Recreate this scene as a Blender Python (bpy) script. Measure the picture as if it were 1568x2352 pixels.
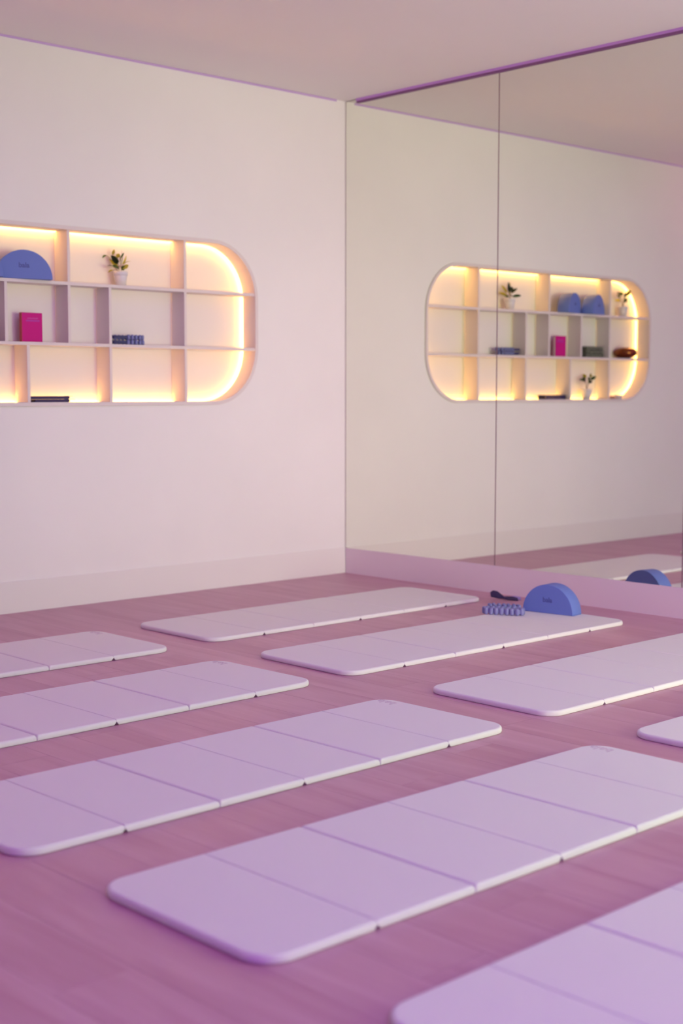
import bpy, bmesh, math, random
from mathutils import Vector, Matrix
random.seed(7)
PI = math.pi
for o in list(bpy.data.objects):
    bpy.data.objects.remove(o)
SC = bpy.context.scene
COL = SC.collection

# ---------------------------------------------------------------- camera
cam_d = bpy.data.cameras.new('camera')
cam = bpy.data.objects.new('camera', cam_d); COL.objects.link(cam)
YAW, PITCH = 0.7586, 0.0854
cam.location = (-5.878, -6.170, 1.1048)
cam.rotation_euler = (PI/2-PITCH, -0.0004, -YAW)
cam_d.sensor_fit = 'HORIZONTAL'; cam_d.sensor_width = 36.0
cam_d.lens = 3218.04/1568*36.0
cam_d.shift_y = -0.0008
cam_d.clip_end = 60
cam_d.dof.use_dof = True; cam_d.dof.focus_distance = 5.2; cam_d.dof.aperture_fstop = 3.4
SC.camera = cam

# ---------------------------------------------------------------- world, lights, exposure
w = bpy.data.worlds.new('world'); SC.world = w; w.use_nodes = True
w.node_tree.nodes['Background'].inputs[0].default_value = (0.8, 0.75, 0.8, 1)
w.node_tree.nodes['Background'].inputs[1].default_value = 0.0
SC.view_settings.view_transform = 'Standard'; SC.view_settings.look = 'None'
SC.view_settings.gamma = 1; SC.view_settings.use_curve_mapping = False
SC.view_settings.exposure = 0.0

def area(name, loc, rot, sx, sy, power, color):
    l = bpy.data.lights.new(name, 'AREA'); l.shape = 'RECTANGLE'; l.size = sx; l.size_y = sy
    l.energy = power; l.color = color
    o = bpy.data.objects.new(name, l); COL.objects.link(o); o.location = loc; o.rotation_euler = rot
    return o
def lamp(name, loc, rot, sx, sy, rgb):
    m = max(rgb); return area(name, loc, rot, sx, sy, 100*m, tuple(c/m for c in rgb))
# fill panels added behind the camera: greenish one for daylight, two to even the tone
lamp('side_daylight_fill', (-.8, -8.5, 1.0), (PI/2, 0, 0), 1.2, 1.6, (1.11, 1.58, .80))  # floating panel standing in for daylight, added to brighten the right corner
lamp('far_end_fill', (-5.2, -14.85, 1.45), (PI/2, 0, 0), 2.4, 2.3, (.34, .04, .30))  # magenta panel added at the far end to even out the tone
o = lamp('corner_fill', (-2.6, -8.0, 1.1), (PI/2, 0, -math.atan2(2.6, 8.0)), .8, 1.6, (.11, .075, .085)); o.data.spread = math.radians(45)  # narrow beam added to brighten the foot of the corner; there is no doorway
# coloured LED panels in the ceiling, with one added fill between
lamp('ceiling_led_back', (-5.5, -7.8, 2.80), (0, 0, 0), 2.5, 2.0, (.40, .0, 1.20))
lamp('overhead_fill_mid', (-3.0, -3.6, 2.80), (0, 0, 0), 3.0, 2.4, (.01, .0, .09))  # no fixture: overhead panel added to lift the blue on the mats
lamp('ceiling_led_far', (-2.4, -2.4, 2.80), (0, 0, 0), 1.6, 1.6, (.01, .0, .09))
# added upward fill lights without fixtures, near the left shelf wall and the mirror wall
lamp('uplight_fill', (-4.6, -1.3, 2.1), (PI, 0, 0), .8, .8, (.10, .01, .06))
lamp('uplight_fill', (-.8, -4.3, 1.9), (PI, 0, 0), .8, 1.2, (.04, .03, .07))

# ---------------------------------------------------------------- materials
def mat(name, col, rough=0.6, metal=0.0, emit=None, es=0.0, spec=0.5, noise=None, bump=None, sss=0.0, trans=0.0):
    m = bpy.data.materials.new(name); m.use_nodes = True
    nt = m.node_tree; b = nt.nodes['Principled BSDF']
    b.inputs['Base Color'].default_value = (*col, 1); b.inputs['Roughness'].default_value = rough
    b.inputs['Metallic'].default_value = metal
    b.inputs['Specular IOR Level'].default_value = spec
    if trans: b.inputs['Transmission Weight'].default_value = trans
    if emit:
        b.inputs['Emission Color'].default_value = (*emit, 1); b.inputs['Emission Strength'].default_value = es
    tc = nt.nodes.new('ShaderNodeNewGeometry')
    if noise:
        sc, amt = noise
        n = nt.nodes.new('ShaderNodeTexNoise'); n.inputs['Scale'].default_value = sc; n.inputs['Detail'].default_value = 4
        nt.links.new(tc.outputs['Position'], n.inputs['Vector'])
        r = nt.nodes.new('ShaderNodeMapRange'); r.inputs['From Min'].default_value = .3; r.inputs['From Max'].default_value = .7
        r.inputs['To Min'].default_value = 1-amt; r.inputs['To Max'].default_value = 1+amt
        nt.links.new(n.outputs['Fac'], r.inputs['Value'])
        mx = nt.nodes.new('ShaderNodeVectorMath'); mx.operation = 'SCALE'; mx.inputs[0].default_value = col
        nt.links.new(r.outputs['Result'], mx.inputs['Scale']); nt.links.new(mx.outputs[0], b.inputs['Base Color'])
    if bump:
        sc, st, dist = bump
        n = nt.nodes.new('ShaderNodeTexNoise'); n.inputs['Scale'].default_value = sc; n.inputs['Detail'].default_value = 3
        nt.links.new(tc.outputs['Position'], n.inputs['Vector'])
        bp = nt.nodes.new('ShaderNodeBump'); bp.inputs['Strength'].default_value = st; bp.inputs['Distance'].default_value = dist
        nt.links.new(n.outputs['Fac'], bp.inputs['Height']); nt.links.new(bp.outputs[0], b.inputs['Normal'])
    return m

M_wall = mat('limewash_plaster', (0.87, 0.84, 0.82), .75, noise=(1.3, .025), bump=(3.0, .25, .02), spec=.25)
M_ceil = mat('ceiling_paint', (0.92, 0.88, 0.85), .8, spec=.2, noise=(.8, .015))
M_base = mat('baseboard_paint', (0.83, 0.79, 0.77), .5, spec=.3)
M_base_m = mat('mirror_baseboard_pink_light', (0.84, 0.73, 0.77), .5, spec=.3)  # pink of the room light mixed into the base colour
M_shelf = mat('shelf_lacquer', (0.78, 0.70, 0.68), .5, spec=.3)
M_panel = mat('niche_back_paint', (0.86, 0.80, 0.76), .6, spec=.2)
M_led = mat('warm_led', (1, .9, .6), .5, emit=(1.0, 0.56, 0.13), es=36)
M_mirror = mat('mirror_silver', (0.88, 0.90, 0.82), 0.0, 1.0)
M_mback = mat('mirror_gap_brown', (0.48, 0.36, 0.34), .6)
M_trim_hi = mat('violet_led_diffuser', (.42, .22, .50), .5, emit=(0.42, 0.16, 0.50), es=.22)
M_trim_lo = mat('violet_channel', (.25, .10, .26), .5)
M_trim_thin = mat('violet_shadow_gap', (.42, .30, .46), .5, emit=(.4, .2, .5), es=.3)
M_mat = mat('exercise_mat_foam', (0.82, 0.80, 0.78), .7, spec=.25, bump=(260, .12, .001))
M_block = mat('blue_foam', (0.145, 0.215, 0.57), .55, spec=.35, bump=(400, .1, .0006))
M_block_t = mat('blue_deboss_shade', (0.075, 0.10, 0.34), .6)  # darker blue imitates the shade inside the sunken lettering
M_mat_t = mat('mat_deboss_shade', (0.66, 0.56, 0.62), .7)  # darker foam colour stands in for shade in the debossed letters
M_pot = mat('white_ceramic', (0.72, 0.70, 0.74), .4)
M_soil = mat('potting_soil', (0.05, 0.03, 0.02), .95, noise=(120, .4))
M_leafd = mat('leaf_dark_green', (0.018, 0.045, 0.012), .4)
M_leafg = mat('leaf_green', (0.05, 0.13, 0.02), .45)
M_leafy = mat('leaf_led_lit_yellow', (0.50, 0.46, 0.06), .5)  # yellow of the LED shining on the leaves painted into the colour
M_stem = mat('plant_stem', (0.16, 0.09, 0.03), .6)
M_book = mat('magenta_cover', (0.58, 0.008, 0.23), .6, spec=.2)
M_spine = mat('red_spine', (0.50, 0.01, 0.05), .4)
M_page = mat('book_paper', (0.8, 0.75, 0.65), .8)
M_bprint = mat('violet_print', (0.42, 0.03, 0.42), .5)
M_bprint2 = mat('pink_print', (0.58, 0.05, 0.36), .5)
M_sil = mat('slate_blue_silicone', (0.17, 0.19, 0.42), .4)
M_sil2 = mat('periwinkle_silicone', (0.22, 0.22, 0.46), .42)
M_band = mat('navy_elastic', (0.035, 0.036, 0.12), .6, bump=(500, .3, .001))
M_strap = mat('dark_violet_strap', (0.035, 0.018, 0.085), .65, bump=(400, .3, .001))
M_lav = mat('lavender_strap', (0.30, 0.22, 0.55), .6)
M_towel = mat('grey_green_fabric', (0.13, 0.14, 0.10), .9, noise=(110, .6), bump=(120, 1.0, .006))
M_bronze = mat('polished_bronze', (0.26, 0.085, 0.03), .1, 1.0)
M_glassy = mat('frosted_cup', (0.62, 0.55, 0.62), .35)
M_rose = mat('terracotta_cup', (0.45, 0.25, 0.22), .5)
M_glass = mat('window_glass', (1, 1, 1), 0, trans=1.0)

def plank_mat():
    m = bpy.data.materials.new('oak_planks'); m.use_nodes = True
    nt = m.node_tree; N = nt.nodes; L = nt.links; b = N['Principled BSDF']
    g = N.new('ShaderNodeNewGeometry'); oi = N.new('ShaderNodeObjectInfo')
    rnd = N.new('ShaderNodeMath'); rnd.operation = 'ADD'; L.new(oi.outputs['Random'], rnd.inputs[0]); L.new(g.outputs['Random Per Island'], rnd.inputs[1])
    fr = N.new('ShaderNodeMath'); fr.operation = 'FRACT'; L.new(rnd.outputs[0], fr.inputs[0])
    mp = N.new('ShaderNodeMapping'); mp.inputs['Scale'].default_value = (11, 1.1, 1); L.new(g.outputs['Position'], mp.inputs['Vector'])
    cmb = N.new('ShaderNodeCombineXYZ'); ml = N.new('ShaderNodeMath'); ml.operation = 'MULTIPLY'; ml.inputs[1].default_value = 37
    L.new(fr.outputs[0], ml.inputs[0]); L.new(ml.outputs[0], cmb.inputs['Z'])
    ad = N.new('ShaderNodeVectorMath'); L.new(mp.outputs[0], ad.inputs[0]); L.new(cmb.outputs[0], ad.inputs[1])
    n1 = N.new('ShaderNodeTexNoise'); n1.inputs['Scale'].default_value = 1.0; n1.inputs['Detail'].default_value = 5; n1.inputs['Distortion'].default_value = .8
    L.new(ad.outputs[0], n1.inputs['Vector'])
    mp2 = N.new('ShaderNodeMapping'); mp2.inputs['Scale'].default_value = (120, 5, 1); L.new(g.outputs['Position'], mp2.inputs['Vector'])
    n2 = N.new('ShaderNodeTexNoise'); n2.inputs['Scale'].default_value = 1.0; n2.inputs['Detail'].default_value = 3; L.new(mp2.outputs[0], n2.inputs['Vector'])
    cr = N.new('ShaderNodeValToRGB'); e = cr.color_ramp.elements
    e[0].position = .22; e[0].color = (0.49, 0.225, 0.315, 1); e[1].position = .80; e[1].color = (0.63, 0.36, 0.45, 1)
    a2 = N.new('ShaderNodeMath'); a2.operation = 'MULTIPLY_ADD'; a2.inputs[1].default_value = .16; L.new(fr.outputs[0], a2.inputs[0]); L.new(n1.outputs['Fac'], a2.inputs[2])
    a3 = N.new('ShaderNodeMath'); a3.operation = 'MULTIPLY_ADD'; a3.inputs[1].default_value = .16; L.new(n2.outputs['Fac'], a3.inputs[0]); L.new(a2.outputs[0], a3.inputs[2])
    a4 = N.new('ShaderNodeMath'); a4.operation = 'SUBTRACT'; a4.inputs[1].default_value = .16; L.new(a3.outputs[0], a4.inputs[0])
    L.new(a4.outputs[0], cr.inputs['Fac']); L.new(cr.outputs['Color'], b.inputs['Base Color'])
    b.inputs['Roughness'].default_value = .42; b.inputs['Specular IOR Level'].default_value = .5
    bp = N.new('ShaderNodeBump'); bp.inputs['Strength'].default_value = .12; bp.inputs['Distance'].default_value = .002
    L.new(n2.outputs['Fac'], bp.inputs['Height']); L.new(bp.outputs[0], b.inputs['Normal'])
    return m
M_plank = plank_mat()
M_joint = mat('floor_underlay', (0.22, 0.12, 0.14), .8)

# ---------------------------------------------------------------- helpers
def link(name, me, m=None, parent=None, loc=(0, 0, 0), rot=(0, 0, 0), smooth=False):
    o = bpy.data.objects.new(name, me); COL.objects.link(o)
    if m is not None and len(me.materials) == 0: me.materials.append(m)
    if parent: o.parent = parent
    o.location = loc; o.rotation_euler = rot
    if smooth:
        for p in me.polygons: p.use_smooth = True
    return o
def from_bm(name, bm, m, parent=None, loc=(0, 0, 0), rot=(0, 0, 0), smooth=False):
    bmesh.ops.recalc_face_normals(bm, faces=bm.faces)
    me = bpy.data.meshes.new(name); bm.to_mesh(me); bm.free()
    return link(name, me, m, parent, loc, rot, smooth)
def add_box(bm, x0, x1, y0, y1, z0, z1, bev=0.0, seg=2):
    vs = [bm.verts.new((x, y, z)) for x in (x0, x1) for y in (y0, y1) for z in (z0, z1)]
    fs = [(0, 1, 3, 2), (4, 6, 7, 5), (0, 4, 5, 1), (2, 3, 7, 6), (0, 2, 6, 4), (1, 5, 7, 3)]
    nf = [bm.faces.new([vs[i] for i in f]) for f in fs]
    if bev > 0:
        es = list({e for f in nf for e in f.edges})
        bmesh.ops.bevel(bm, geom=es, offset=bev, segments=seg, affect='EDGES', profile=.5)
def box(name, x0, x1, y0, y1, z0, z1, m, parent=None, bev=0.0, **k):
    bm = bmesh.new(); add_box(bm, x0, x1, y0, y1, z0, z1, bev); return from_bm(name, bm, m, parent, **k)
def tag(o, label, cat, group=None):
    o['label'] = label; o['category'] = cat
    if group: o['group'] = group
    return o
def struct(o):
    o['kind'] = 'structure'; return o
def empty(name, loc=(0, 0, 0), rz=0):
    o = bpy.data.objects.new(name, None); COL.objects.link(o); o.location = loc; o.rotation_euler = (0, 0, rz)
    o.empty_display_size = .05; return o
def lathe(bm, prof, seg=40, cx=0, cy=0, cz=0, cap=True):
    rings = []
    for r, z in prof:
        rings.append([bm.verts.new((cx+r*math.cos(2*PI*i/seg), cy+r*math.sin(2*PI*i/seg), cz+z)) for i in range(seg)])
    for a, b in zip(rings, rings[1:]):
        for i in range(seg): bm.faces.new((a[i], a[(i+1) % seg], b[(i+1) % seg], b[i]))
    if cap: bm.faces.new(rings[0][::-1]); bm.faces.new(rings[-1])
def tube(bm, pts, rads, seg=8):
    rings = []; pts = [Vector(p) for p in pts]
    for i, p in enumerate(pts):
        t = (pts[min(i+1, len(pts)-1)]-pts[max(i-1, 0)]).normalized()
        a = t.cross(Vector((0, 0, 1)));
        if a.length < .05: a = t.cross(Vector((0, 1, 0)))
        a.normalize(); b = t.cross(a)
        r = rads[i] if isinstance(rads, (list, tuple)) else rads
        rings.append([bm.verts.new(p+r*(math.cos(2*PI*k/seg)*a+math.sin(2*PI*k/seg)*b)) for k in range(seg)])
    for A, B in zip(rings, rings[1:]):
        for k in range(seg): bm.faces.new((A[k], A[(k+1) % seg], B[(k+1) % seg], B[k]))
    bm.faces.new(rings[0][::-1]); bm.faces.new(rings[-1])
def text_obj(name, s, size, depth, m, parent, matrix, bold=.0):
    c = bpy.data.curves.new(name+'_curve', 'FONT'); c.body = s; c.size = size; c.extrude = depth; c.offset = bold
    c.align_x = 'CENTER'; c.align_y = 'CENTER'; c.resolution_u = 4
    t = bpy.data.objects.new(name+'_tmp', c); COL.objects.link(t)
    bpy.context.view_layer.update()
    me = bpy.data.meshes.new_from_object(t.evaluated_get(bpy.context.evaluated_depsgraph_get()))
    bpy.data.objects.remove(t)
    me.materials.clear()
    o = link(name, me, m, parent); o.matrix_local = matrix
    return o
def copy_tree(o, parent=None):
    c = o.copy(); COL.objects.link(c)
    if parent: c.parent = parent
    for ch in [x for x in bpy.data.objects if x.parent == o]: copy_tree(ch, c)
    return c

# ---------------------------------------------------------------- room shell
X0, Y0, H = -8.5, -15.0, 2.8256
EPS = -0.0067                                    # the mirror wall is a hair out of square
# niche opening (inner rim) on the back wall
NX0, NX1, NZ0, NZ1, NR = -3.113, -0.713, 1.050, 1.920, 0.300
def rrect(off, n=16):
    x0, x1, z0, z1, r = NX0-off, NX1+off, NZ0-off, NZ1+off, NR+off
    pts = []
    for cx, cz, a0 in ((x1-r, z1-r, 0), (x0+r, z1-r, PI/2), (x0+r, z0+r, PI), (x1-r, z0+r, 1.5*PI)):
        for i in range(n+1):
            a = a0+PI/2*i/n; pts.append((cx+r*math.cos(a), cz+r*math.sin(a)))
    return pts

floor = struct(box('floor', X0, .05, Y0, .2, -.06, -.003, M_joint))
bm = bmesh.new(); add_box(bm, X0-.1, .1, Y0-.1, .3, H, H+.08); struct(from_bm('ceiling', bm, M_ceil))
# back wall with the rounded opening cut through
bm = bmesh.new()
outer = [bm.verts.new((x, 0, z)) for x, z in ((X0-.1, 0), (.1, 0), (.1, H), (X0-.1, H))]
hole = [bm.verts.new((x, 0, z)) for x, z in rrect(.020)]
es = [bm.edges.new((outer[i], outer[(i+1) % 4])) for i in range(4)]
es += [bm.edges.new((hole[i], hole[(i+1) % len(hole)])) for i in range(len(hole))]
bmesh.ops.triangle_fill(bm, edges=es, use_beauty=True)
fr = list(bm.faces)
ret = bmesh.ops.extrude_face_region(bm, geom=fr)
bmesh.ops.translate(bm, verts=[v for v in ret['geom'] if isinstance(v, bmesh.types.BMVert)], vec=(0, .20, 0))
struct(from_bm('wall_back', bm, M_wall))
wr = struct(box('wall_right', .016, .12, Y0, .1, 0, H, M_wall)); wr.rotation_euler = (0, 0, EPS)
struct(box('wall_left', X0-.1, X0, Y0, 0, 0, H, M_wall))
# street front behind the camera: wall pieces round a wide window
bm = bmesh.new()
add_box(bm, X0, -5.2, Y0-.1, Y0, 0, H); add_box(bm, -.1, .1, Y0-.1, Y0, 0, H)
add_box(bm, -5.2, -.1, Y0-.1, Y0, 0, .25); add_box(bm, -5.2, -.1, Y0-.1, Y0, 2.65, H)
struct(from_bm('wall_front', bm, M_wall))
win = struct(box('window_1', -5.2, -.1, Y0-.07, Y0-.06, .25, 2.65, M_glass))
for x in (-5.17, -3.5, -1.8, -.13):
    box('mullion', x-.03, x+.03, Y0-.09, Y0-.03, .25, 2.65, M_base, win)

# baseboards
bm = bmesh.new(); add_box(bm, X0, -.004, -.007, 0, 0, .158); b = struct(from_bm('baseboard_back', bm, M_base))
bm = bmesh.new(); add_box(bm, -.002, .016, Y0, -.008, 0, .152); b = struct(from_bm('baseboard_right', bm, M_base_m)); b.rotation_euler = (0, 0, EPS)
bm = bmesh.new(); add_box(bm, X0, X0+.012, Y0, 0, 0, .152); struct(from_bm('baseboard_left', bm, M_base))

# violet light channels between walls and ceiling
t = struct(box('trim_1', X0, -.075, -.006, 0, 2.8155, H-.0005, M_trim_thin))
t = struct(box('trim_2', -.010, .012, Y0, -.105, 2.800, 2.8115, M_trim_lo)); t.rotation_euler = (0, 0, EPS)
c = box('light_diffuser', -.013, .010, Y0, -.105, 2.8115, H-.0005, M_trim_hi, t)
# dark gaps behind the mirror edges
t = struct(box('trim_3', .004, .015, -.020, -.0005, .153, H-.001, M_mback)); t.rotation_euler = (0, 0, EPS)
t = struct(box('trim_4', .0035, .008, -1.2035, -1.1975, .153, 2.80, M_mback)); t.rotation_euler = (0, 0, EPS)
t = struct(box('trim_5', .0035, .008, -2.399, -2.393, .153, 2.80, M_mback)); t.rotation_euler = (0, 0, EPS)

# mirrors
ms = [(-1.1970, -.0070, 'tall frameless mirror panel nearest the room corner'),
      (-2.3925, -1.2040, 'tall frameless mirror panel right of the full-height seam, reflecting the lit shelf'),
      (-3.600, -2.3995, 'mirror panel at the right edge of the photo, only a sliver of it showing'),]
for y0, y1, lab in ms:
    o = box('mirror_panel', .000, .008, y0, y1, .1525, 2.7995, M_mirror, rot=(0, 0, EPS))
    tag(o, lab, 'mirror', 'mirror panels on the right wall')
    if y1 > -.01: box('top_strip', .001, .008, -.104, -.007, 2.7997, 2.822, M_mirror, o)

# ---------------------------------------------------------------- floor planks (joint lines recessed)
PW, PL, GAP = .182, 1.22, .0008
def plank_bm(x0, x1, y0, y1, bm=None):
    own = bm is None
    if own: bm = bmesh.new()
    g = GAP/2
    add_box(bm, x0+g, x1-g, y0+g, y1-g, -.003, 0)
    return bm
near, rest = [], []
i = 0; x = -.002
while x > X0+.01:
    xa = max(x-PW, X0); off = ((i*.447) % 1)*PL; y = -.008+off
    while y > Y0:
        ya, yb = max(y-PL, Y0), min(y, -.008)
        if yb-ya > .02:
            (near if (xa > -5.4 and yb > -5.9 and abs((x+y)) < 99) else rest).append((xa, x, ya, yb))
        y -= PL
    x -= PW; i += 1
full = None
for (xa, xb, ya, yb) in near:
    wv, lv = xb-xa, yb-ya
    if abs(wv-PW) < 1e-6 and abs(lv-PL) < 1e-6:
        if full is None:
            bmf = plank_bm(-PW/2, PW/2, -PL/2, PL/2); full = bpy.data.meshes.new('plank'); bmesh.ops.recalc_face_normals(bmf, faces=bmf.faces); bmf.to_mesh(full); bmf.free(); full.materials.append(M_plank)
        me = full
    else:
        bmf = plank_bm(-wv/2, wv/2, -lv/2, lv/2); me = bpy.data.meshes.new('plank'); bmesh.ops.recalc_face_normals(bmf, faces=bmf.faces); bmf.to_mesh(me); bmf.free(); me.materials.append(M_plank)
    link('plank', me, None, floor, ((xa+xb)/2, (ya+yb)/2, 0))
bm = bmesh.new()
for r in rest: plank_bm(r[0], r[1], r[2], r[3], bm)
o = from_bm('plank_field', bm, M_plank, floor); o['kind'] = 'stuff'

# ---------------------------------------------------------------- display shelf in the niche
DEP, GAPD = .101, .119        # rim depth, back panel depth
unit = empty('display_shelf', ((NX0+NX1)/2, 0, NZ0))
UL = Vector(unit.location)
def upart(name, bm, m, **k):
    bmesh.ops.translate(bm, verts=bm.verts, vec=-UL)
    return from_bm(name, bm, m, unit, **k)
tag(unit, 'long built-in wall shelf with rounded ends and warm backlighting, set in the back wall', 'shelf')
def ring(bm, off0, off1, y0, y1, n=20):
    """solid rounded frame between inner offset off0 and outer offset off1"""
    a, b = rrect(off0, n), rrect(off1, n); N = len(a)
    V = [[bm.verts.new((p[0], y, p[1])) for p in s] for s, y in ((a, y0), (b, y0), (b, y1), (a, y1))]
    for k in range(4):
        A, B = V[k], V[(k+1) % 4]
        for i in range(N): bm.faces.new((A[i], A[(i+1) % N], B[(i+1) % N], B[i]))
bm = bmesh.new(); ring(bm, 0, .0195, -.010, DEP)
bmesh.ops.bevel(bm, geom=[], offset=0)
upart('frame', bm, M_shelf)
bm = bmesh.new(); ring(bm, .0125, .0193, DEP+.0005, DEP+.0090); upart('light_strip', bm, M_led)
bm = bmesh.new(); P = rrect(.0195); vs = [bm.verts.new((p[0], GAPD, p[1])) for p in P]; vb = [bm.verts.new((p[0], GAPD+.012, p[1])) for p in P]
bm.faces.new(vs); bm.faces.new(vb[::-1])
for i in range(len(P)): bm.faces.new((vs[i], vs[(i+1) % len(P)], vb[(i+1) % len(P)], vb[i]))
upart('back_panel', bm, M_panel)
S1, S2, ST = 1.651, 1.343, .0165
for z in (S1, S2):
    bm = bmesh.new(); add_box(bm, NX0-.0005, NX1+.0005, -.003, GAPD-.0125, z-ST/2, z+ST/2, .001, 1); upart('shelf', bm, M_shelf)
T = .0168
D4, DC, DB, DA, DE, D1 = -1.2020, -1.690, -1.938, -2.300, -2.180, -2.634
zr = {1: (S1+ST/2, NZ1), 2: (S2+ST/2, S1-ST/2), 3: (NZ0, S2-ST/2)}
for row, xs in ((1, (D4, DB, D1)), (2, (D4, DC, DB, DA, D1)), (3, (D4, DC, DE, D1))):
    for x in xs:
        bm = bmesh.new(); add_box(bm, x-T/2, x+T/2, -.003, GAPD-.0003, zr[row][0]+.0002, zr[row][1]-.0002, .001, 1); upart('divider', bm, M_shelf)
Z1, Z2, Z3 = S1+ST/2, S2+ST/2, NZ0     # standing heights of the three rows

# ---------------------------------------------------------------- exercise mats
MW, MP, MT = .585, .305, .020
def panel_mesh(kind_l, kind_r):
    """one folding panel, x 0..MP, y 0..MW; kinds: end, top (crease above), bottom (notch below)"""
    bm = bmesh.new(); n = 8
    RO = .075
    zs = [0, .0012, .0035, .007, .012, .016, .0185, .0197, MT]
    def ins(kind, z):
        u = z/MT
        if kind in ('end', 'side'):
            rb, rt = .0045, .009
            v = 0
            if z < rb: v = rb-math.sqrt(max(0, rb*rb-(rb-z)**2))
            if z > MT-rt: v = rt-math.sqrt(max(0, rt*rt-(z-(MT-rt))**2))
            return v
        if kind == 'top':
            rt = .012
            return .0003+(0 if z < MT-rt else (rt-math.sqrt(max(0, rt*rt-(z-(MT-rt))**2)))*.75)
        rb = .0115
        v = .0002
        if z < rb: v += (rb-z)*.9
        if z > MT-.003: v += (z-(MT-.003))*.9
        return v
    rings = []
    for z in zs:
        s, l, r = ins('side', z), ins(kind_l, z), ins(kind_r, z)
        x0, x1, y0, y1 = l, MP-r, s, MW-s
        pts = []
        for cxs, cys, k, a0 in ((1, 1, kind_r, 0), (-1, 1, kind_l, PI/2), (-1, -1, kind_l, PI), (1, -1, kind_r, 1.5*PI)):
            R = max(.002, (RO-s)) if k == 'end' else (.0045 if k == 'top' else .0015)
            cx = (x1-R) if cxs > 0 else (x0+R); cy = (y1-R) if cys > 0 else (y0+R)
            for i in range(n+1):
                a = a0+PI/2*i/n; pts.append(bm.verts.new((cx+R*math.cos(a), cy+R*math.sin(a), z)))
        rings.append(pts)
    N = len(rings[0])
    for A, B in zip(rings, rings[1:]):
        for i in range(N): bm.faces.new((A[i], A[(i+1) % N], B[(i+1) % N], B[i]))
    bm.faces.new(rings[0][::-1]); bm.faces.new(rings[-1])
    bmesh.ops.recalc_face_normals(bm, faces=bm.faces)
    me = bpy.data.meshes.new('mat_panel'); bm.to_mesh(me); bm.free(); me.materials.append(M_mat)
    for p in me.polygons: p.use_smooth = len(p.vertices) == 4
    return me
pm = {('end', 'bottom'): panel_mesh('end', 'bottom'), ('bottom', 'top'): panel_mesh('bottom', 'top'),
      ('top', 'bottom'): panel_mesh('top', 'bottom'), ('bottom', 'end'): panel_mesh('bottom', 'end')}
def make_mat(near_x, near_y, rz, side, label, text):
    """side R: near_x is the left end; side L: near_x is the right end. near_y = camera-side long edge."""
    t = empty('exercise_mat', (near_x, near_y, 0), rz)
    tag(t, label, 'exercise mat', 'folding exercise mats laid in two columns')
    seq = [('end', 'bottom'), ('bottom', 'top'), ('top', 'bottom'), ('bottom', 'top'), ('top', 'bottom'), ('bottom', 'end')]
    ox = 0 if side == 'R' else -6*MP
    for i, k in enumerate(seq): link('panel', pm[k], None, t, (ox+i*MP, 0, 0))
    if text:
        # word darkened like a shaded deboss; reads from the mat's right-hand end
        mtx = Matrix.Translation((ox+6*MP-.046, MW-.062, MT+.0001)) @ Matrix.Rotation(PI/2, 4, 'Z')
        text_obj('lettering', 'bala', .052, .0003, M_mat_t, t, mtx, .0006)
    return t
XR = {'R1': (-2.100, -1.3525, -.002), 'R2': (-2.171, -2.3046, -.0078), 'R3': (-2.151, -3.2687, 0), 'R4': (-2.165, -4.175, 0)}
XL = {'L1': (-2.335, -1.3925, -.0004), 'L2': (-2.358, -2.3225, .0172), 'L3': (-2.383, -3.2884, .0106), 'L4': (-2.372, -4.1926, -.0022), 'L5': (-2.375, -5.070, .000)}
lab = {'R1': 'pale folding exercise mat nearest the back wall, on the mirror side',
       'R2': 'pale folding mat carrying the blue foam arch and the wrist weights',
       'R3': 'pale folding mat just before the one with the blue arch, cut by right edge',
       'R4': 'pale folding mat showing only its left tip at the right edge',
       'L1': 'pale folding mat nearest the back wall in the left column, cut by the left edge',
       'L2': 'pale folding mat in the left column, second from the back wall',
       'L3': 'pale folding mat in the left column, third from the back wall',
       'L4': 'large pale folding mat in the foreground showing its whole rounded left end',
       'L5': 'nearest pale folding mat, cut by the bottom right corner of the photo'}
for k, (x, y, r) in XR.items(): make_mat(x, y, r, 'R', lab[k], False)
for k, (x, y, r) in XL.items(): make_mat(x, y, r, 'L', lab[k], True)

# ---------------------------------------------------------------- blue foam arches
def arch_mesh(R=.142, D=.088):
    bm = bmesh.new(); n = 40; bv = .005
    def outline(i):
        pts = []
        r = R-i
        for k in range(n+1):
            a = PI*k/n; pts.append((r*math.cos(a), max(i, 0)+(r)*math.sin(a)*((R-i)/r)))
        return pts
    layers = [(0.0, .004), (.0015, .0015), (.004, 0), (D-.004, 0), (D-.0015, .0015), (D, .004)]
    rings = [[bm.verts.new((p[0], y, p[1] if p[1] > i else i*.4)) for p in outline(i)] for y, i in layers]
    N = n+1
    for A, B in zip(rings, rings[1:]):
        for i in range(N): bm.faces.new((A[i], A[(i+1) % N], B[(i+1) % N], B[i]))
    bm.faces.new(rings[0]); bm.faces.new(rings[-1][::-1])
    bmesh.ops.recalc_face_normals(bm, faces=bm.faces)
    me = bpy.data.meshes.new('arch'); bm.to_mesh(me); bm.free(); me.materials.append(M_block)
    for p in me.polygons: p.use_smooth = len(p.vertices) == 4 and p.normal.z > -.9
    return me
am = arch_mesh()
def arch(loc, rz, label):
    t = empty('foam_arch', loc, rz); tag(t, label, 'foam block', 'blue foam arches')
    link('body', am, None, t)
    mtx = Matrix.Translation((0.0, -.0001, .066)) @ Matrix.Rotation(PI/2, 4, 'X')
    text_obj('lettering', 'bala', .034, .0004, M_block_t, t, mtx, .0009)
    return t
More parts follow.
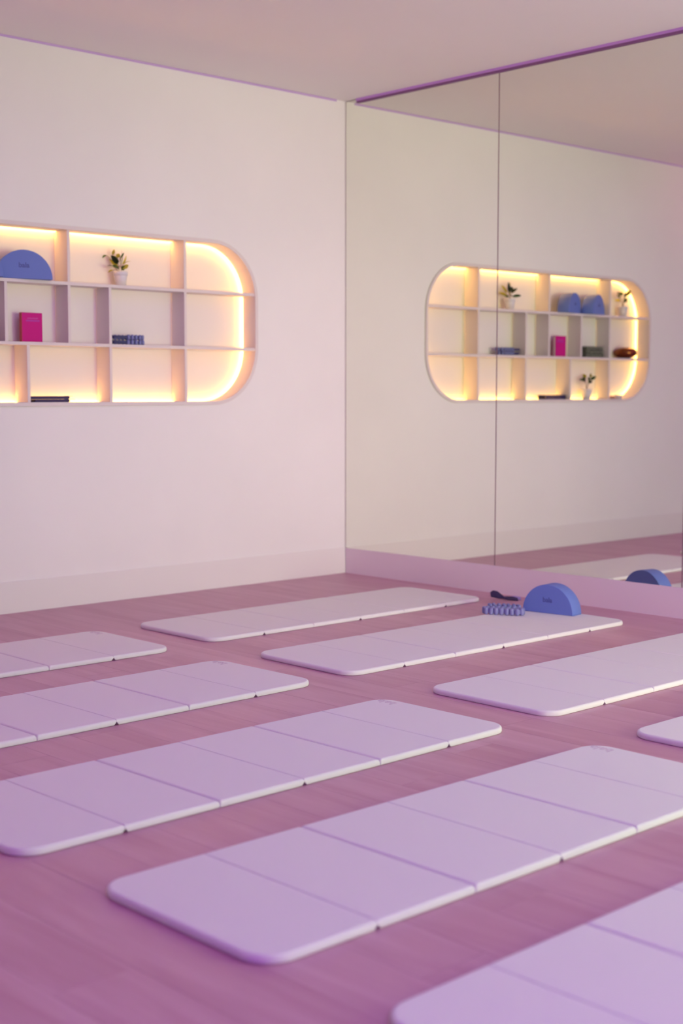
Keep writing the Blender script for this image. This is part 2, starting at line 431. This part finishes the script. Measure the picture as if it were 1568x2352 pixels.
# face centre position, yaw so the face normal is -y rotated by rz
arch((-.463, -1.924, MT), math.atan2(-.2591, .0365), 'blue foam arch standing on a mat on the floor by the mirror')
c25 = math.radians(-20)
arch((-2.205, -.018, Z1), c25, 'blue foam arch on the top shelf, directly visible at the left edge')
arch((-2.480, -.018, Z1), c25, 'blue foam arch on the top shelf seen only in the mirror, behind its twin')

# ---------------------------------------------------------------- plants
def leaf_bm(base, tip, width, nrm, curl=.12, n=7):
    bm = bmesh.new(); base, tip, nrm = Vector(base), Vector(tip), Vector(nrm).normalized()
    ax = tip-base; L = ax.length; side = ax.cross(nrm).normalized(); up = side.cross(ax).normalized()
    rows = []
    for i in range(n+1):
        u = i/n; wv = width/2*(math.sin(PI*min(1, u**.85))**.8 if 0 < u < 1 else 0.02)
        c = base+ax*u+up*(math.sin(PI*u)*curl*L)
        rows.append([bm.verts.new(c-side*wv+up*wv*.25), bm.verts.new(c), bm.verts.new(c+side*wv+up*wv*.25)])
    for a, b in zip(rows, rows[1:]):
        for k in (0, 1): bm.faces.new((a[k], a[k+1], b[k+1], b[k]))
    g = bmesh.ops.solidify(bm, geom=list(bm.faces), thickness=.0006)
    return bm
def plant(loc, leaves, stems, label, cat='plant', scale=1.0):
    t = empty('potted_plant', loc); tag(t, label, cat, 'small potted plants on the shelf')
    bm = bmesh.new(); r = scale
    lathe(bm, [(.024*r, 0), (.0275*r, .0005), (.0345*r, .052*r), (.0345*r, .053*r), (.0375*r, .054*r), (.0385*r, .070*r), (.0378*r, .0755*r), (.0345*r, .0755*r), (.033*r, .066*r)], 32)
    pot = from_bm('pot', bm, M_pot, t, smooth=True)
    bm = bmesh.new(); lathe(bm, [(.0335*r, .0655*r), (.0325*r, .069*r), (.012*r, .071*r)], 20); from_bm('soil', bm, M_soil, t)
    for pts, rr in stems:
        bm = bmesh.new(); tube(bm, pts, rr, 6); from_bm('stem', bm, M_stem, t, smooth=True)
    for b_, t_, w_, nr, m, cu in leaves:
        from_bm('leaf', leaf_bm(b_, t_, w_, nr, cu), m, t, smooth=True)
    return t
# first plant: leaves laid out from the photo; u runs across the line of sight
def P3(cu, cv, d=0.0):
    s = .000125; u = (cu-975)*s; z = .0755+(1085-cv)*s
    return (u*.80+d*.4, -u*.45+d*.5, z)
lv = []
def L(b, t_, wd, m, nr=(-.5, -.85, .2), cu=.08, d0=0, d1=0): lv.append((P3(*b, d0), P3(*t_, d1), wd*.000125, nr, m, cu))
L((870, 770), (560, 430), 270, M_leafd, (-.5, -.7, .5), .05, -.01, -.02)
L((610, 390), (705, 150), 125, M_leafy, (-.3, -.9, .1), .05, .01, .015)
L((820, 500), (930, 330), 190, M_leafy, (-.5, -.8, .2), .05, .015, .02)
L((370, 420), (160, 540), 130, M_leafg, (-.3, -.5, .8), .15)
L((985, 530), (1155, 285), 75, M_leafg, (-.3, -.8, .4), .08)
L((1090, 800), (1470, 640), 60, M_leafy, (0, -.5, .9), .12)
L((640, 880), (380, 860), 95, M_leafg, (0, -.4, .9), .12)
L((650, 1025), (400, 1145), 110, M_leafy, (-.2, -.6, .8), .12)
L((880, 930), (450, 560), 170, M_leafy, (-.3, -.8, .4), .02, .01, .02)
L((730, 970), (1010, 880), 85, M_leafd, (0, -.5, .8), .1, -.01, -.015)
L((1000, 930), (1200, 860), 110, M_leafg, (-.2, -.7, .6), .1, 0, .005)
def Q3(u, v, d=0.0):      # laid out across the view from the mirror side
    return (-u*.00052+d*.3, -u*.00025, .0755+v*.00056)
for b, t_, wd, m in (((-5, 60), (-20, 205), .020, M_leafd), ((15, 70), (100, 130), .020, M_leafd), ((30, 25), (150, 42), .022, M_leafg),
                     ((-30, 70), (-110, 165), .018, M_leafy), ((-20, 30), (-150, 75), .022, M_leafy), ((-10, 20), (-75, 40), .018, M_leafg), ((10, 90), (20, 150), .020, M_leafd)):
    lv.append((Q3(*b), Q3(*t_), wd, (.72, -.62, .3), m, .06))
stems = [([P3(940, 1130), P3(890, 900), P3(860, 780), P3(560, 600), P3(430, 480), P3(365, 420)], .0011),
         ([P3(1010, 1130), P3(1010, 950), P3(985, 700), P3(985, 520)], .0011),
         ([P3(1000, 1130), P3(1040, 900), P3(1095, 800)], .0012),
         ([P3(960, 1130), P3(800, 1000), P3(650, 880)], .0011),
         ([P3(960, 1130), P3(800, 1020), P3(650, 1020)], .001),
         ([P3(880, 920), P3(860, 600), P3(820, 500)], .001), ([P3(850, 760), P3(700, 500), P3(612, 385)], .001)]
plant((-1.582, .058, Z1), lv, stems, 'white potted plant in the wide top compartment between two dividers')
def gen_plant(loc, seed, label, H_=.10, n=9, lean=0):
    rnd = random.Random(seed); lv = []; st = []
    for i in range(n):
        a = 2*PI*i/n+rnd.uniform(-.4, .4); h = .085+H_*rnd.uniform(.15, .75); r = rnd.uniform(.012, .03)
        b = Vector((r*math.cos(a)+lean*h*.3, r*.7*math.sin(a), h)); l = rnd.uniform(.040, .058)
        tdir = Vector((math.cos(a), .55*math.sin(a), rnd.uniform(.1, .9))).normalized()
        tp = b+tdir*l
        if tp.y > .06: tp.y = .06
        m = (M_leafd, M_leafg, M_leafy, M_leafg)[i % 4]
        lv.append((b, tp, rnd.uniform(.022, .034), (.5+math.cos(a)*-.3, -.7, .5), m, .1))
        st.append(([(0, 0, .068), (b.x*.3, b.y*.4, h*.7), b], .0011))
    return plant(loc, lv, st, label)
gen_plant((-2.872, .060, Z1), 5, 'white potted plant in the rounded top end compartment, seen only in the mirror')
gen_plant((-2.445, .058, Z3), 11, 'white potted plant on the bottom row, seen only in the mirror', .10, 8, -.4)

# ---------------------------------------------------------------- magenta book
bk = empty('book', (-2.127, .046, Z2)); tag(bk, 'magenta book standing upright with its cover to the room and red spine', 'book')
bw, bh, bt = .118, .147, .024
box('cover', -bw/2+.002, bw/2, 0, .0022, 0, bh, M_book, bk, .0006)
box('cover', -bw/2+.002, bw/2, bt-.0022, bt, 0, bh, M_book, bk, .0006)
box('spine', -bw/2, -bw/2+.003, 0, bt, 0, bh, M_spine, bk, .0007)
box('page_block', -bw/2+.003, bw/2-.003, .0022, bt-.0022, .003, bh-.003, M_page, bk)
def print_line(x0, x1, z, h, m, n):
    bm = bmesh.new(); wd = (x1-x0)/n
    for i in range(n):
        add_box(bm, x0+i*wd, x0+i*wd+wd*.74, -.0004, .0001, z, z+h*(1 if i % 3 else .82))
    o = from_bm('title_print', bm, m, bk); return o
print_line(-.027, .036, .116, .006, M_bprint2, 9)
print_line(-.034, .044, .103, .0085, M_bprint, 11)

# ---------------------------------------------------------------- wrist weights (segmented bars on a strap)
def bar_mesh(r, h):
    bm = bmesh.new(); prof = []; n = 5; rr = r*.75
    for i in range(n+1):
        a = PI/2*i/n; prof.append((r-rr+rr*math.sin(a), rr-rr*math.cos(a)))
    prof = prof+[(p[0], h-p[1]) for p in prof[::-1]]
    prof[0] = (max(prof[0][0], .0005), 0); prof[-1] = (max(prof[-1][0], .0005), h)
    lathe(bm, prof, 14)
    bmesh.ops.recalc_face_normals(bm, faces=bm.faces)
    me = bpy.data.meshes.new('bar'); bm.to_mesh(me); bm.free()
    for p in me.polygons: p.use_smooth = len(p.vertices) == 4
    return me
def stadium(L_, W_, u):
    """point and tangent angle on a stadium outline, u in 0..1"""
    r = W_/2; s = L_-W_; per = 2*s+2*PI*r; d = (u % 1)*per
    if d < s: return (-s/2+d, -r, 0)
    d -= s
    if d < PI*r: a = -PI/2+d/r; return (s/2+r*math.cos(a), r*math.sin(a), a+PI/2)
    d -= PI*r
    if d < s: return (s/2-d, r, PI)
    d -= s; a = PI/2+d/r; return (-s/2+r*math.cos(a), r*math.sin(a), a+PI/2)
def strap_loop(bm, L_, W_, z0, z1, th=.0016, u0=0, u1=1, n=56):
    rows = []
    for i in range(n+1):
        x, y, a = stadium(L_, W_, u0+(u1-u0)*i/n); nx, ny = math.sin(a), -math.cos(a)
        rows.append([bm.verts.new((x+nx*s, y+ny*s, z)) for s, z in ((-th/2, z0), (th/2, z0), (th/2, z1), (-th/2, z1))])
    for A, B in zip(rows, rows[1:]):
        for k in range(4): bm.faces.new((A[k], A[(k+1) % 4], B[(k+1) % 4], B[k]))
    bm.faces.new(rows[0]); bm.faces.new(rows[-1][::-1])
bar_floor = bar_mesh(.0112, .036); bar_floor.materials.append(M_sil2)
def bangle(loc, rz, L_, W_, h, n, bar, label, m, skip=(), u_off=.5, tilt=0.0, grp='segmented wrist weights', bars_u=(0, 1)):
    t = empty('wrist_weight', loc, rz); tag(t, label, 'wrist weight', grp)
    bm = bmesh.new(); strap_loop(bm, L_, W_, h*.22, h*.78); from_bm('strap', bm, m, t, smooth=False)
    for i in range(n):
        if i in skip: continue
        u = bars_u[0]+(bars_u[1]-bars_u[0])*(i+.5)/n
        x, y, a = stadium(L_, W_, u)
        link('bar', bar, None, t, (x, y, 0), (tilt*math.sin(i*1.7), tilt*math.cos(i*2.3), a))
    return t
fd = math.atan2(-.2591+.02, .085)
fr_ang = math.atan2(-1.9172+1.7623, -.6276+.7135)
bangle((-.640, -1.795, MT), fr_ang, .190, .050, .036, 17, bar_floor,
       'periwinkle segmented wrist weight in front, lying on the mat by the blue arch', M_sil2, tilt=.05)
# smaller loose one lying inside/behind, bars tilted back
bar_sm = bar_mesh(.0095, .034); bar_sm.materials.append(M_sil)
bangle((-.548, -1.722, MT), fr_ang, .150, .040, .034, 14, bar_sm,
       'second periwinkle wrist weight pushed behind the first one, next to the blue arch', M_sil, tilt=.08)
# two stacked on the shelf: flat ovals with bars to the front, plain strap at the left end
bar_sh = bar_mesh(.0085, .0262); bar_sh.materials.append(M_sil)
for k in range(2):
    bangle((-1.560, .050, Z2+k*.0267), math.radians(-2+k*3), .205, .070, .0262, 20, bar_sh,
           ('lower' if k == 0 else 'upper')+' of two slate blue wrist weights stacked on the middle shelf', M_band,
           skip=(18, 19, 17, 0, 1), grp='wrist weights stacked on the middle shelf')

# ---------------------------------------------------------------- folded navy bands on the bottom row
bd = empty('exercise_band', (-2.045, .052, Z3)); tag(bd, 'dark navy elastic exercise bands folded flat in the bottom compartment', 'exercise band')
def ribbon(name, pts, th, y0, y1, m, parent, bevel=True):
    """pts: (x,z) polyline extruded along y as a thick ribbon"""
    bm = bmesh.new(); rows = []
    for i, p in enumerate(pts):
        a = pts[max(i-1, 0)]; b = pts[min(i+1, len(pts)-1)]; dx, dz = b[0]-a[0], b[1]-a[1]; l = math.hypot(dx, dz) or 1
        nx, nz = -dz/l*th/2, dx/l*th/2
        rows.append([bm.verts.new(v) for v in ((p[0]+nx, y0, p[1]+nz), (p[0]-nx, y0, p[1]-nz), (p[0]-nx, y1, p[1]-nz), (p[0]+nx, y1, p[1]+nz))])
    for A, B in zip(rows, rows[1:]):
        for k in range(4): bm.faces.new((A[k], A[(k+1) % 4], B[(k+1) % 4], B[k]))
    bm.faces.new(rows[0]); bm.faces.new(rows[-1][::-1])
    return from_bm(name, bm, m, parent)
def loop_pts(L_, h, z, pinch=0):
    pts = []
    for i in range(41):
        x, y, a = stadium(L_, h, i/40); pts.append((x, z+h/2+y))
    return pts
ribbon('band', loop_pts(.230, .0125, .0012), .0024, -.035, .035, M_band, bd)
ribbon('band', loop_pts(.232, .0125, .0168), .0024, -.033, .036, M_band, bd)
ribbon('band', [(-.088, .0075), (0, .0076), (.112, .0075)], .0100, -.0345, .0345, M_strap, bd)
ribbon('band', [(-.112, .0230), (0, .0231), (.112, .0230)], .0100, -.032, .0345, M_strap, bd)
ribbon('tail', [(.115, .0305), (.140, .0306)], .0018, -.02, .02, M_strap, bd)
ribbon('tail', [(.115, .0152), (.155, .0150)], .0018, -.02, .02, M_strap, bd)

# ---------------------------------------------------------------- dark strap on the floor behind the weights
st = empty('resistance_strap', (-.16, -1.40, 0)); tag(st, 'dark violet strap lying twisted on the floor behind the wrist weights', 'strap')
def flat_strap(name, pts, th, m):
    """pts: (centre xyz, half width vector)"""
    bm = bmesh.new(); rows = []
    for i, (c, hw) in enumerate(pts):
        c = Vector(c); hw = Vector(hw); t_ = Vector(pts[min(i+1, len(pts)-1)][0])-Vector(pts[max(i-1, 0)][0]); nn = t_.cross(hw).normalized()*th/2
        rows.append([bm.verts.new(v) for v in (c-hw-nn, c+hw-nn, c+hw+nn, c-hw+nn)])
    for A, B in zip(rows, rows[1:]):
        for k in range(4): bm.faces.new((A[k], A[(k+1) % 4], B[(k+1) % 4], B[k]))
    bm.faces.new(rows[0]); bm.faces.new(rows[-1][::-1])
    return from_bm(name, bm, m, st, smooth=False)
# local axes: position minus root
ru = Vector((.727, -.687, 0)); rf = Vector((.687, .727, 0))
def FP(px, dep, z):  # px offset right of 1165, depth offset
    v = ru*((px-1165)/465.0)+rf*dep; return (v.x, v.y, z)
flat_strap('strap', [(FP(1131, .015, .026), (0.002, .004, .012)), (FP(1138, .01, .030), (.004, .006, .018)), (FP(1148, 0, .026), (.006, .008, .018)), (FP(1156, -.005, .020), (.004, .01, .012)),
                     (FP(1164, -.01, .012), (.01, .012, .003)), (FP(1172, -.012, .011), (.016, .014, .004)), (FP(1184, -.02, .010), (.014, .012, .005)), (FP(1196, -.03, .006), (.01, .010, .003))], .006, M_strap)
flat_strap('lining', [(FP(1176, .03, .006), (.02, .018, .001)), (FP(1190, .025, .008), (.025, .022, .002)), (FP(1206, .02, .005), (.025, .022, .001))], .005, M_lav)

# ---------------------------------------------------------------- things seen only in the mirror
tw = empty('folded_towels', (-2.475, .050, Z2)); tag(tw, 'stack of grey-green folded cloths in the middle row, seen in the mirror', 'towels')
for k in range(3):
    bm = bmesh.new(); add_box(bm, -.105+.004*k, .108-.005*k, -.045, .045, .0262*k+.0002, .0262*k+.0259, .006, 3)
    from_bm('towel', bm, M_towel, tw, smooth=True)
bm = bmesh.new(); R_, hh = .088, .084; prof = []
for i in range(25):
    a = -PI/2+PI*.93*i/24; prof.append((max(.02, R_*abs(math.cos(a))**.8), hh/2+hh/2*math.sin(a)))
prof.append((prof[-1][0]-.006, prof[-1][1]-.004)); prof.append((.012, .02))
lathe(bm, prof, 48); o = from_bm('bronze_bowl', bm, M_bronze, loc=(-2.905, .058, Z2), smooth=True)
tag(o, 'round polished bronze bowl on the middle shelf, seen in the mirror', 'bowl')
bm = bmesh.new(); lathe(bm, [(.022, 0), (.027, .002), (.031, .03), (.029, .031), (.025, .006), (.01, .005)], 28)
o = from_bm('cup', bm, M_glassy, loc=(-2.815, .050, Z3), smooth=True); tag(o, 'small pale cup at the left end of the bottom row, seen in the mirror', 'cup')
bm = bmesh.new(); lathe(bm, [(.018, 0), (.024, .004), (.026, .014), (.020, .022), (.006, .025)], 28)
o = from_bm('candle', bm, M_rose, loc=(-2.735, .050, Z3), smooth=True); tag(o, 'small reddish pot beside the pale cup on the bottom row, mirror only', 'pot')
